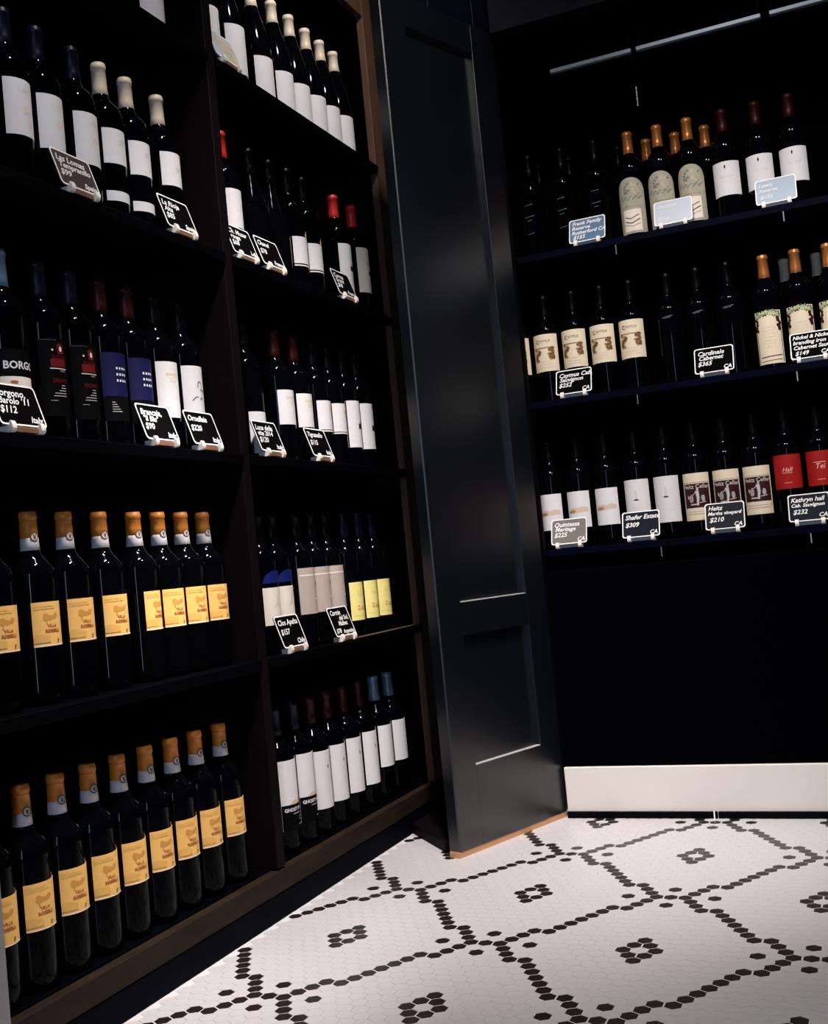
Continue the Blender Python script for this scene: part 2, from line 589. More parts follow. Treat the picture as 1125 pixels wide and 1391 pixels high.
def art_grapes():
    random.seed(11)
    a, g = Art(), Art()
    for cx, sgn in ((-0.018, 1), (0.016, -1)):
        for k in range(26):
            t = random.random()
            x = cx + random.uniform(-0.010, 0.010) * (1 - 0.5 * t) - sgn * 0.006 * t
            z = 0.150 - 0.034 * t
            (a if k % 2 else g).oval(x, z, 0.0042, 0.0038, 7, 0.5)
    a.rect(-0.028, 0.028, 0.1495, 0.1515)
    b2 = Art(); b2.text('C', 0.014, -0.018, 0.163, bold=0.0003); b2.text('AYMUS', 0.009, 0.0035, 0.1655)
    c = Art(); c.rect(-0.014, 0.014, 0.112, 0.1126); c.rect(-0.018, 0.018, 0.104, 0.1046); c.rect(-0.02, 0.02, 0.097, 0.0976)
    return [(g, mat('grape_ochre_ink', (0.40, 0.23, 0.08), 0.6)), (a, I_BROWN), (b2, I_BROWN), (c, I_SAND)]


def art_branding():
    random.seed(5)
    g, l, k2 = Art(), Art(), Art()
    for k in range(22):
        x = -0.03 + 0.06 * k / 21
        z = 0.136 + 0.010 * math.cos(x * 50) + random.uniform(-0.003, 0.003)
        n = 5
        rr = random.uniform(0.0085, 0.0115) if k % 3 == 2 else random.uniform(0.0045, 0.0075)
        pts = []
        for i in range(2 * n):
            q = rr if i % 2 == 0 else rr * 0.5
            aa = PI * i / n + k
            pts.append((x + q * math.cos(aa), z + q * math.sin(aa)))
        (g, l, k2)[k % 3].poly(pts)
    for x in (-0.030, 0.028):
        for i in range(5):
            k2.oval(x + random.uniform(-0.003, 0.003), 0.132 - 0.007 * i, 0.0050, 0.0060, 7, 0.6)
    k2.rect(-0.033, -0.031, 0.020, 0.115); k2.rect(0.031, 0.033, 0.020, 0.115)
    k2.rect(-0.026, 0.028, 0.034, 0.0362, 0.05); k2.rect(-0.026, 0.028, 0.024, 0.0255, 0.05)
    c = Art()
    for i in range(7):
        c.rect(-0.018, 0.016, 0.060 + 0.008 * i, 0.0605 + 0.008 * i, 0.02)
    return [(k2, I_MAROON), (g, I_GREEN), (l, mat('leaf_light_ink', (0.45, 0.48, 0.26), 0.6)), (c, I_SAND)]


def art_hills():
    a = Art(); a.poly([(-0.028, 0.100), (-0.02, 0.104), (-0.008, 0.106), (0.002, 0.103), (0.012, 0.107), (0.028, 0.104), (0.028, 0.093), (0.01, 0.092), (-0.01, 0.091), (-0.028, 0.090)])
    b2 = Art(); b2.poly([(-0.028, 0.096), (-0.014, 0.100), (-0.006, 0.0975), (-0.01, 0.092), (-0.028, 0.0905)])
    return [(a, I_SAND), (b2, paper('umber_ink', (0.36, 0.2, 0.13)))]


def art_cone():
    a = Art(); a.oval(0.0, 0.108, 0.007, 0.0018, 12)
    b2 = Art(); b2.poly([(-0.003, 0.110), (0.003, 0.110), (0.001, 0.135), (-0.001, 0.135)]); b2.rect(-0.015, 0.015, 0.088, 0.0884); b2.rect(-0.015, 0.015, 0.076, 0.0764)
    return [(a, I_BLACK), (b2, mat('fawn_ink', (0.60, 0.52, 0.45), 0.6))]


def art_cellar():
    a = Art(); a.rect(-0.034, 0.036, 0.072, 0.133)
    b2 = Art(); b2.text("Heitz Cellar", 0.0145, 0.0, 0.121, bold=0.0002)
    b2.oval(0.004, 0.118, 0.003, 0.003, 8); b2.poly([(-0.002, 0.114), (0.007, 0.115), (0.008, 0.098), (0.005, 0.078), (0.000, 0.077), (0.001, 0.096)])
    b2.stroke([(0.0, 0.112), (-0.008, 0.104), (-0.014, 0.105)], 0.0016)
    b2.rect(-0.016, 0.0, 0.079, 0.082); b2.rect(0.008, 0.024, 0.083, 0.085, 0.15)
    b2.oval(-0.013, 0.094, 0.006, 0.009, 10, 0.15); b2.oval(0.017, 0.095, 0.005, 0.008, 10, 0.15); b2.oval(-0.021, 0.099, 0.002, 0.005, 8)
    c = Art(); c.ring(-0.013, 0.094, 0.0045, 0.0055); c.ring(0.017, 0.095, 0.003, 0.004); c.rect(-0.018, -0.008, 0.0935, 0.0945); c.rect(-0.0135, -0.0125, 0.086, 0.102)
    d = Art(); d.rect(-0.036, 0.038, 0.1355, 0.1362); d.rect(-0.036, 0.038, 0.062, 0.0625); d.rect(-0.030, 0.030, 0.056, 0.0566)
    return [(a, I_MAROON), (b2, paper('etching_ink', (0.50, 0.47, 0.42))), (c, I_BLACK), (d, I_BROWN)]


def art_hall():
    a = Art(); a.text('Hall', 0.015, 0.0, 0.137, shear=0.3); a.rect(-0.012, 0.012, 0.1335, 0.1345); a.rect(-0.009, 0.010, 0.109, 0.110)
    return [(a, mat('pink_ink', (0.80, 0.45, 0.40), 0.5))]


def art_text():
    a = Art(); a.text('Tei', 0.018, 0.0, 0.136, shear=0.2); a.rect(-0.016, 0.014, 0.151, 0.1525); a.rect(-0.009, 0.010, 0.109, 0.110)
    return [(a, mat('pink_ink', (0.80, 0.45, 0.40), 0.5))]


def art_borgo():
    a = Art(); a.text('BORGO', 0.0165, 0.010, 0.105, bold=0.0004)
    b2 = Art(); b2.oval(-0.004, 0.084, 0.006, 0.0022, 10, 0.6)
    return [(a, P_WHITE), (b2, I_RUST)]


def art_domain():
    a = Art(); a.rect(-0.014, 0.014, 0.1755, 0.1765, 0.12); a.rect(-0.010, 0.008, 0.173, 0.1737, 0.12)
    return [(a, mat('slate_blue_ink', (0.16, 0.19, 0.26), 0.5))]


# type: (profile, capsule kind, [label patches (material, half angle, z0, z1, arch)], art, description)
T = {
    'villa': ('bord', 'villa', [(P_ORANGE, 0.99, 0.088, 0.155, 0)], art_villa, 'orange-foiled bottle with gold label'),
    'villa_turned': ('bord', 'villa', [(P_ORANGE, 0.99, 0.088, 0.155, 0)], art_villa, 'orange-foiled bottle, gold label turned aside'),
    'las': ('bord', F_NAVY, [(P_WHITE, 1.0, 0.080, 0.171, 0)], art_las, 'navy-foiled bottle with tall plain label'),
    'two_band': ('bord', F_IVORY, [(P_WHITE, 1.0, 0.103, 0.166, 0), (P_WHITE, 1.0, 0.036, 0.054, 0)], art_small, 'ivory-foiled bottle with label and low band'),
    'one_band': ('bord', F_IVORY, [(P_WHITE, 1.0, 0.110, 0.175, 0)], art_small, 'ivory-foiled bottle with short white label'),
    'burg_red': ('burg', F_IVORY, [(P_WHITE, 1.15, 0.028, 0.136, 0)], art_crown, 'broad bottle with red crown mark label'),
    'burg_white': ('burg', F_IVORY, [(P_WHITE, 1.15, 0.018, 0.110, 0)], None, 'sloping bottle with ivory foil, white label'),
    'burg_dark': ('burg', F_BLACK, [], None, 'sloping dark bottle without label'),
    'red_top': ('bord', F_RED, [(P_WHITE, 1.0, 0.082, 0.164, 0)], None, 'red-foiled bottle with plain white label'),
    'short_gold': ('bord', F_BLACK, [(P_WHITE, 1.0, 0.064, 0.127, 0), (P_CREAM, 1.0, 0.058, 0.061, 0)], art_gold_spot, 'black-foiled bottle with short gold-marked label'),
    'red_block': ('bord', F_RED, [(P_WHITE, 1.0, 0.032, 0.164, 0)], art_block, 'red-foiled bottle with black block on label'),
    'red_cream': ('bord', F_RED, [(P_CREAM, 1.0, 0.059, 0.176, 0)], art_block_cream, 'red-foiled bottle with cream label'),
    'borgo': ('bord', F_SILVER, [(P_BLACK, 1.15, 0.095, 0.135, 0), (P_CREAM, 1.15, 0.020, 0.093, 0)], art_borgo, 'silver-foiled bottle reading BORGO'),
    'red_art': ('bord', F_NAVY, [(P_BLACK, 1.05, 0.040, 0.163, 0)], art_red, 'bottle with black label and red picture'),
    'blue_art': ('bord', F_DRED, [(P_BLUE, 1.05, 0.086, 0.161, 0), (P_BLACK, 1.05, 0.044, 0.085, 0)], art_blue, 'red-foiled bottle with navy label'),
    'blank_tall': ('bord', F_BLACK, [(P_WHITE, 1.05, 0.062, 0.165, 0)], art_gold_text, 'bottle with tall white gold-lettered label'),
    'squiggle': ('bord', F_BLACK, [(P_WHITE, 1.05, 0.062, 0.167, 0)], art_squiggle, 'bottle with black squiggle on white label'),
    'low_white': ('bord', F_BLACK, [(P_WHITE, 1.0, 0.012, 0.099, 0)], None, 'dark bottle with low white label'),
    'gold_text': ('bord', F_DRED, [(P_WHITE, 1.05, 0.082, 0.158, 0)], art_gold_text, 'red-foiled bottle with gold-lettered white label'),
    'gold_spot': ('bord', F_BLACK, [(P_WHITE, 1.0, 0.083, 0.151, 0), (P_CREAM, 1.0, 0.078, 0.081, 0)], art_gold_spot, 'black-foiled bottle with gold-spotted label'),
    'block': ('bord', F_BLACK, [(P_WHITE, 1.0, 0.050, 0.165, 0)], art_block, 'bottle with black block on tall label'),
    'apalta': ('bord', F_BLACK, [(P_CREAM, 1.0, 0.060, 0.137, 0), (P_BLUE2, 0.95, 0.146, 0.172, 0.024)], art_apalta, 'bottle with blue arch above cream label'),
    'greige': ('bord', F_BLACK, [(P_GREIGE, 1.1, 0.071, 0.171, 0)], art_greige, 'bottle with tall grey-beige label'),
    'yellow': ('bord', F_NAVY, [(P_YELLOW, 1.0, 0.037, 0.127, 0)], art_yellow, 'bottle with yellow label'),
    'ghost': ('bord', F_NAVY, [(P_WHITE, 1.05, 0.045, 0.186, 0)], art_ghost, 'bottle with landscape label reading GHOST'),
    'leafdot': ('bord', F_DRED, [(P_WHITE, 1.05, 0.054, 0.177, 0)], art_leafdot, 'red-foiled bottle with small dark leaf mark'),
    'confetti': ('bord', F_SILVER, [(P_WHITE, 1.05, 0.078, 0.177, 0)], art_confetti, 'silver-foiled bottle with speckled white label'),
    'etched': ('bord', F_COPPER, [(P_STONE, 1.12, 0.020, 0.166, 0.034)], art_etched, 'copper-foiled bottle with arched picture label'),
    'diamond': ('bord', F_DRED, [(P_WHITE, 1.1, 0.067, 0.153, 0)], art_diamond, 'bottle with black diamond on white label'),
    'lines': ('bord', F_BLACK, [], art_etchlines, 'unlabelled dark bottle with faint printed lines'),
    'grapes': ('bord', F_BLACK, [(P_WINE, 1.12, 0.087, 0.187, 0)], art_grapes, 'bottle with grape bunches on ivory label'),
    'blue_tall': ('bord', F_BLACK, [], art_domain, 'unlabelled dark bottle with blue sheen'),
    'branding': ('bord', F_COPPER, [(P_WINE, 1.0, 0.018, 0.150, 0)], art_branding, 'bottle with vine leaves over ivory label'),
    'hills': ('bord', F_BLACK, [(P_WHITE, 0.98, 0.052, 0.148, 0)], art_hills, 'bottle with hill landscape label'),
    'cone': ('bord', F_BLACK, [(P_WHITE, 1.08, 0.043, 0.161, 0)], art_cone, 'bottle with faint tower mark on white label'),
    'cellar': ('bord', F_BLACK, [(P_WINE, 1.12, 0.040, 0.160, 0)], art_cellar, 'bottle with maroon winemaker picture label'),
    'red_label': ('bord', F_BLACK, [(P_RED, 1.10, 0.095, 0.179, 0)], art_hall, 'bottle with bright red label'),
    'red_label_wide': ('bord', F_BLACK, [(P_RED, 1.10, 0.095, 0.179, 0)], art_text, 'bottle with red label, lettering Te'),
    'back_copper': ('bord', F_COPPER, [], None, 'copper-foiled bottle'),
    'back_dark': ('bord', F_BLACK, [], None, 'dark bottle'),
    'back_ivory': ('bord', F_IVORY, [], None, 'ivory-foiled bottle'),
}
ART = {}
SHIFT = dict(villa=-0.014, villa_turned=-0.014, las=-0.012, two_band=-0.010, one_band=-0.010, red_art=-0.012, blue_art=-0.008, blank_tall=-0.012,
             gold_text=-0.010, gold_spot=-0.008, short_gold=-0.006, block=-0.010, red_block=-0.010, red_cream=-0.010, apalta=-0.012, yellow=-0.012, leafdot=-0.009, confetti=-0.008, squiggle=-0.006, borgo=-0.014)


def bottle(t, loc, rz, label, group, turn=0.0):
    prof, capm, labels, art, _ = T[t]
    root = empty('wine_bottle', loc, rz, label, 'bottle', group)
    if prof == 'bord':
        mesh_obj('glass_body', cached('g_bord', lambda: lathe('glass_body', BORD), M_GLASS), root)
        top, z0 = 0.2945, 0.236
        rl, rp, r0 = RL, RP, 0.0146
    else:
        mesh_obj('glass_body', cached('g_burg', lambda: lathe('glass_body', BURG), M_GLASSB), root)
        top, z0 = 0.2905, 0.236
        rl, rp, r0 = 0.0378, 0.0381, 0.0152
    if capm == 'villa':
        cp = mesh_obj('capsule', cached('c_villa', lambda: lathe('capsule', cap_prof(top, 0.2535, 0.0134)), F_ORANGE), root)
        mesh_obj('capsule_band', cached('c_vband', lambda: lathe('capsule_band', [(0.0142, 0.2345), (0.0149, 0.235), (0.0138, 0.2485), (0.0136, 0.2538), (0.0125, 0.254)]), F_WHITE), root)
        def ring_art():
            return Art().rect(-0.0406, 0.0406, 0.2795, 0.2806).wrap('capsule_ring', 0.01300)
        mesh_obj('capsule_ring', cached('c_vring', ring_art, I_RUST), cp)
        mesh_obj('emblem_disc', cached('c_vdisc', lambda: Art().oval(-0.0035, 0.2555, 0.0066, 0.0074, 16).wrap('emblem_disc', 0.0143), F_WHITE), cp)
        def emb():
            a = Art(); a.ring(-0.0035, 0.2555, 0.0055, 0.0076); a.poly([(-0.0062, 0.2592), (-0.0048, 0.2592), (-0.0035, 0.2562), (-0.0022, 0.2592), (-0.0008, 0.2592), (-0.0018, 0.2520), (-0.0050, 0.2520)])
            return a.wrap('emblem', 0.0146)
        mesh_obj('emblem', cached('c_vemb', emb, I_BROWN), cp)
    else:
        mesh_obj('capsule', cached(('cap', prof, capm.name), lambda: lathe('capsule', cap_prof(top, z0, r0)), capm), root)
    base = None
    for i, (m, ha, a0, a1, arch) in enumerate(labels):
        base_i = mesh_obj('label', cached(('lab', t, i), lambda: patch('label', rl, ha, a0, a1, turn, arch), m), root)
        base = base or base_i
    if art:
        if (t, 'art') not in ART:
            ART[(t, 'art')] = []
            lay = 0
            for a, m in art():
                a.shifted(SHIFT.get(t, 0.0), max([L_[1] for L_ in labels] + [0.9]) * rl)
                me = a.wrap('print', rp + 0.00012 * lay, turn)
                me.materials.append(m)
                ART[(t, 'art')].append(me)
                lay += 1
        for me in ART[(t, 'art')]:
            mesh_obj('print', me, base or root, None, 'stuff')
    return root


ORD = ['first', 'second', 'third', 'fourth', 'fifth', 'sixth', 'seventh', 'eighth', 'ninth', 'tenth', 'eleventh', 'twelfth', 'thirteenth', 'fourteenth', 'fifteenth']


def row(items, place, rz, where, group):
    n = len(items)
    for i, it in enumerate(items):
        t, s = it[0], it[1]
        dx = it[2] if len(it) > 2 else 0.0
        turn = it[3] if len(it) > 3 else 0.0
        pos = 'only one' if n == 1 else ('%s from left' % ORD[i])
        bottle(t, place(s, dx), rz, '%s, %s, %s' % (T[t][4], pos, where), group, turn)


# ------------------------------------------------------------------ floor
AX, AY = (0.01325, 0.022949), (0.01325, -0.022949)
BX, BY = 0.4399, -0.8639


def hexpos(i, j):
    return BX + i * AX[0] + j * AY[0], BY + i * AX[1] + j * AY[1]


floor = mesh_obj('floor', prism('floor', [(-0.35, -4.2), (3.4, -4.2), (3.4, 0.5), (-0.35, 0.5)], -0.06, -0.0006), None, M_GROUT, 'structure')
black = set()
for mth in range(-8, 10):
    for nth in range(-8, 10):
        N = (16 * mth + 4 * nth, 4 * mth + 16 * nth)
        black.add(N)
        for s in (-1, 1):
            black.add((N[0] + s, N[1] + s)); black.add((N[0] + 3 * s, N[1] + 3 * s)); black.add((N[0] + s, N[1] - s))
        for st in ((1, 0), (0, 1)):
            p = [N[0] + 1, N[1] + 1]
            for q in [st] * 3 + [(1, 1)] + [st] * 6 + [(1, 1)] + [st] * 3:
                p[0] += q[0]; p[1] += q[1]
                black.add(tuple(p))
        O = (N[0] + 10, N[1] + 10)
        for q in ((1, 0), (0, 1), (1, 1), (1, -1)):
            for s in (-1, 1):
                black.add((O[0] + s * q[0], O[1] + s * q[1]))


def hex_mesh(name, rr):
    pts = [(rr * math.cos(PI / 6 + k * PI / 3), rr * math.sin(PI / 6 + k * PI / 3)) for k in range(6)]
    pin = [(x * 0.985, y * 0.985) for x, y in pts]
    vs = [(x, y, -0.002) for x, y in pts] + [(x, y, -0.0004) for x, y in pts] + [(x, y, 0.0) for x, y in pin]
    fs = [tuple(range(12, 18))]
    for k in range(6):
        j = (k + 1) % 6
        fs += [(k, j, 6 + j, 6 + k), (6 + k, 6 + j, 12 + j, 12 + k)]
    return vs, fs


RH = 0.0265 / math.sqrt(3) * 0.982
RHK = 0.0265 / math.sqrt(3) * 0.90
hv, hf = hex_mesh('tile', RH)
me_w = from_data('white_tile', hv, hf); me_w.materials.append(M_TILE)
kv, kf = hex_mesh('tile', RHK)
me_k = from_data('black_tile', kv, kf); me_k.materials.append(M_TILEK)
RWm = cam.matrix_world.inverted()
FPX = 39.6176 / 36 * 1391
wl, kl = [], []
for i in range(-150, 190):
    for j in range(-150, 190):
        x, y = hexpos(i, j)
        if not (0.010 < x < 2.6 and -3.1 < y < -0.012):
            continue
        p = RWm @ Vector((x, y, 0))
        inside = False
        if p.z < -0.1:
            px, py = 562.5 + FPX * p.x / -p.z, 695.5 - FPX * p.y / -p.z
            inside = -12 < px < 1137 and py < 1400
        d = (Vector((x, y, 0)) - CAMP).length
        (kl if (i, j) in black else wl).append((0 if inside else 1, d, x, y))
for lst, me, nm, rest, v, f, m in ((wl, me_w, 'white_tile', 'outer_white_tiling', hv, hf, M_TILE), (kl, me_k, 'black_tile', 'outer_black_tiling', kv, kf, M_TILEK)):
    lst.sort()
    for _, d, x, y in lst[:300]:
        o = mesh_obj(nm, me, floor)
        o.location = (x, y, random.uniform(-0.0001, 0.0001))
    vs, fs = [], []
    for _, d, x, y in lst[300:]:
        n = len(vs)
        vs += [(a + x, b_ + y, c) for a, b_, c in v]
        fs += [tuple(q + n for q in ff) for ff in f]
    mesh_obj(rest, from_data(rest, vs, fs), floor, m, 'stuff')

box('ceiling', (-0.35, -4.2, CEIL), (3.4, 0.5, CEIL + 0.05), mat('dark_ceiling_paint', (0.01, 0.01, 0.012), 0.9), None, 'structure')
for L in LAMPS:
    e = empty('assumed_ceiling_light', (L[0][0], L[0][1], CEIL), 0, 'assumed round recessed spotlight in the dark ceiling above the wine shelves', 'lamp', 'assumed recessed spotlights in the ceiling')  # fixtures out of view, assumed above each spot
    mesh_obj('trim_ring', cached('lampring', lambda: lathe('trim_ring', [(0.045, -0.001), (0.060, -0.004), (0.062, -0.001), (0.062, 0.0), (0.045, 0.0)]), M_CHROME), e)
box('wall_left', (-0.37, -4.2, 0), (-0.33, 0.5, CEIL), M_INNER, None, 'structure', 0)
box('wall_back', (-0.33, 0.46, 0), (3.4, 0.5, CEIL), M_INNER, None, 'structure', 0)

M_FRAME = mat('assumed_door_frame', (0.01, 0.01, 0.012), 0.5)
for lo, hi in (((1.20, -4.20, 0.0), (1.26, -4.12, 2.2)), ((1.58, -4.20, 0.0), (1.64, -4.12, 2.2)), ((1.26, -4.20, 2.12), (1.58, -4.12, 2.2))):
    box('assumed_door_1', lo, hi, M_FRAME, None, 'structure')  # door frame assumed, added around the unseen daylight lamp

# ------------------------------------------------------------------ left bookcase
YL, YR = -1.503, 0.072
XB = -0.32
bc = empty('bookcase', (0, 0, 0), 0, 'tall dark wooden wine bookcase of two bays along the left wall', 'bookcase')
SHZ = [1.705, 1.300, 0.900, 0.497, 0.095]
box('back_panel', (XB, YL, 0.05), (XB + 0.012, YR, 2.35), M_INNER, bc, bevel=0)
box('end_panel', (XB, YL - 0.03, 0), (0.0, YL, 2.35), M_GREYP, bc)['label'] = 'pale grey painted end panel'
box('side_panel', (XB, 0.045, 0.05), (-0.02, YR, 2.35), M_INNER, bc)
st = box('stile', (-0.0195, 0.002, 0.092), (0.0, YR, 2.35), M_STILE, bc)
st['label'] = 'brown wooden front stile'
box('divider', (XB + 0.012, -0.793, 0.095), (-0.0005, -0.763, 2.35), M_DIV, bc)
box('header', (-0.0195, -0.7625, 2.108), (0.0, 0.0015, 2.35), M_STILE, bc)
box('header', (-0.0195, YL + 0.0005, 2.108), (0.0, -0.7935, 2.35), M_STILE, bc)
box('top_board', (XB + 0.012, YL + 0.0005, 2.10), (-0.02, -0.7935, 2.12), M_INNER, bc)
box('top_board', (XB + 0.012, -0.7625, 2.10), (-0.02, 0.0445, 2.12), M_INNER, bc)
for z in SHZ[:-1]:
    for y0, y1 in ((YL + 0.0005, -0.7935), (-0.7625, 0.0015)):
        box('shelf_board', (XB + 0.0125, y0, z - 0.020), (0.005, y1, z), M_BLACK, bc)
for y0, y1 in ((YL + 0.0005, -0.7935), (-0.7625, 0.0435)):
    box('shelf_board', (XB + 0.0125, y0, 0.073), (-0.0205, y1, 0.095), M_BLACK, bc)
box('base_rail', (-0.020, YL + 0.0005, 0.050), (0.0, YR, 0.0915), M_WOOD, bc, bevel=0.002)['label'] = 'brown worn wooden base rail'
box('toe_kick', (-0.030, YL + 0.0005, 0.0), (-0.002, YR, 0.0495), M_SKIRT, bc)

box('lit_edge_strip', (-0.010, -0.355, SHZ[3] + 0.0002), (0.0052, 0.0010, SHZ[3] + 0.0022), M_STILE, bc, bevel=0.0005)['label'] = 'light on the front edge, as a brown strip'  # strip added as the light falling on this shelf's front edge

# bottles on the bookcase
XL = -0.06


def pl(z):
    return lambda s, dx: (XL + dx, s, z)


G = 'wine bottles on the bookcase '
row([('burg_white', -0.905)], pl(SHZ[0]), 0, 'top shelf of left bay', G + 'top shelf')
row([('burg_red', -0.705), ('burg_red', -0.603), ('burg_white', -0.487), ('burg_white', -0.393), ('burg_white', -0.311), ('burg_white', -0.229), ('burg_white', -0.153), ('burg_white', -0.078)],
    pl(SHZ[0]), 0, 'top shelf of right bay', G + 'top shelf')
row([('las', -1.300), ('las', -1.225), ('las', -1.137), ('two_band', -1.063), ('two_band', -0.989), ('one_band', -0.893)],
    pl(SHZ[1]), 0, 'second shelf of left bay', G + 'second shelf')
row([('red_top', -0.675), ('burg_dark', -0.563), ('burg_dark', -0.478), ('short_gold', -0.396), ('short_gold', -0.322), ('red_block', -0.160), ('red_cream', -0.057)],
    pl(SHZ[1]), 0, 'second shelf of right bay', G + 'second shelf')
row([('borgo', -1.352), ('red_art', -1.266), ('red_art', -1.192), ('blue_art', -1.116), ('blue_art', -1.042), ('blank_tall', -0.962), ('squiggle', -0.882)],
    pl(SHZ[2]), 0, 'third shelf of left bay', G + 'third shelf')
row([('low_white', -0.656), ('gold_text', -0.526), ('gold_text', -0.442), ('gold_spot', -0.351), ('gold_spot', -0.275), ('block', -0.197), ('block', -0.121)],
    pl(SHZ[2]), 0, 'third shelf of right bay', G + 'third shelf')
row([('villa', -1.420), ('villa', -1.330), ('villa', -1.250), ('villa', -1.164), ('villa_turned', -1.072, 0, 0.30), ('villa', -1.0015), ('villa', -0.9305), ('villa', -0.8595)],
    pl(SHZ[3]), 0, 'fourth shelf of left bay', G + 'fourth shelf')
row([('apalta', -0.663), ('apalta', -0.588, -0.010), ('greige', -0.515, 0.006), ('greige', -0.441, 0.004), ('greige', -0.364), ('yellow', -0.272), ('yellow', -0.192), ('yellow', -0.116)],
    pl(SHZ[3]), 0, 'fourth shelf of right bay', G + 'fourth shelf')
row([('villa', -1.4655), ('villa', -1.391), ('villa', -1.3165), ('villa', -1.242), ('villa', -1.168), ('villa', -1.094), ('villa', -1.020), ('villa', -0.946), ('villa', -0.866)],
    pl(SHZ[4]), 0, 'bottom shelf of left bay', G + 'bottom shelf')
row([('ghost', -0.662), ('ghost', -0.586), ('leafdot', -0.512), ('leafdot', -0.436), ('leafdot', -0.355), ('leafdot', -0.271), ('confetti', -0.185), ('confetti', -0.102)],
    pl(SHZ[4]), 0, 'bottom shelf of right bay', G + 'bottom shelf')


# ------------------------------------------------------------------ price cards
def rounded(w, h, r_, n=4):
    pts = []
    for cx, cz, a0 in ((w / 2 - r_, h - r_, 0), (-w / 2 + r_, h - r_, PI / 2), (-w / 2 + r_, r_, PI), (w / 2 - r_, r_, 3 * PI / 2)):
        for k in range(n + 1):
            a = a0 + PI / 2 * k / n
            pts.append((cx + r_ * math.cos(a), cz + r_ * math.sin(a)))
    return pts


CW, CH = 0.096, 0.0695
KS = 0.096 / 0.086


def board_mesh():
    pts = rounded(CW, CH, 0.006)
    n = len(pts)
    vs = [(0.0, x, z) for x, z in pts] + [(-0.002, x, z) for x, z in pts]
    fs = [tuple(range(n)), tuple(reversed(range(n, 2 * n)))] + [(i, n + i, n + (i + 1) % n, (i + 1) % n) for i in range(n)]
    return from_data('board', vs, fs)


def border_mesh():
    p1 = rounded(CW, CH, 0.006)
    p0 = [(x * (1 - 0.0052 / CW), CH / 2 + (z - CH / 2) * (1 - 0.0052 / CH)) for x, z in p1]
    n = len(p1)
    vs = [(0.0005, x, z) for x, z in p1] + [(0.0005, x, z) for x, z in p0] + [(-0.0005, x, z) for x, z in p1]
    fs = []
    for i in range(n):
        j = (i + 1) % n
        fs += [(i, j, n + j, n + i), (2 * n + i, 2 * n + j, j, i)]
    return from_data('border', vs, fs)


def foot_mesh():
    prof = [(-0.016, 0.0), (0.004, 0.0), (0.0072, 0.0022), (0.0086, 0.006), (0.0082, 0.0105), (0.0066, 0.0145), (0.0045, 0.0170), (0.0025, 0.0165), (0.0022, 0.0115), (-0.001, 0.0105), (-0.016, 0.0095)]
    n = len(prof)
    w = 0.0045
    vs = [(x, -w, z) for x, z in prof] + [(x, w, z) for x, z in prof]
    fs = [tuple(range(n)), tuple(reversed(range(n, 2 * n)))] + [(i, n + i, n + (i + 1) % n, (i + 1) % n) for i in range(n)]
    return from_data('stand_foot', vs, fs)


def bar_mesh():
    return prism('stand_bar', [(-0.015, -0.0255), (0.003, -0.0255), (0.003, 0.0255), (-0.015, 0.0255)], 0.001, 0.0095, 0.001)


LEAN = math.radians(19)


def card(loc, rz, lines, label, board=None, ink=None, bar=None, group='handwritten price cards'):
    root = empty('price_card', (loc[0], loc[1], loc[2] + 0.0006), rz, label, 'price card', group)
    bd = mesh_obj('board', cached(('board', (board or M_CHALK).name), board_mesh, board or M_CHALK), root)
    bd.location = (0, 0, 0.0112)
    bd.rotation_euler = (0, -LEAN, 0)
    mesh_obj('border', cached(('border', (ink or M_INK).name), border_mesh, M_INK), bd)
    a = Art()
    for (s, size, x, z, al) in lines:
        a.text(s, size * KS, x * KS, z * CH / 0.066, al, 0.28, 0.0003)
    if lines:
        me = a.flat('lettering', 0.0006)
        mesh_obj('lettering', me, bd, ink or M_INK)
    sb = mesh_obj('stand_bar', cached(('bar', (bar or M_STANDB).name), bar_mesh, bar or M_STANDB), root)
    for s in (-1, 1):
        f = mesh_obj('stand_foot', cached('foot', foot_mesh, M_STAND), root)
        f.location = (0, s * 0.030, 0)
    return root


def L3(a, price, place, b2=None):
    out = [(a, 0.0150, -0.036, 0.046, 'LEFT')]
    if b2:
        out.append((b2, 0.0140, -0.034, 0.034, 'LEFT'))
    out += [(price, 0.0150, -0.036, 0.0195 if b2 else 0.027, 'LEFT'), (place, 0.0130, 0.037, 0.0065, 'RIGHT')]
    return out


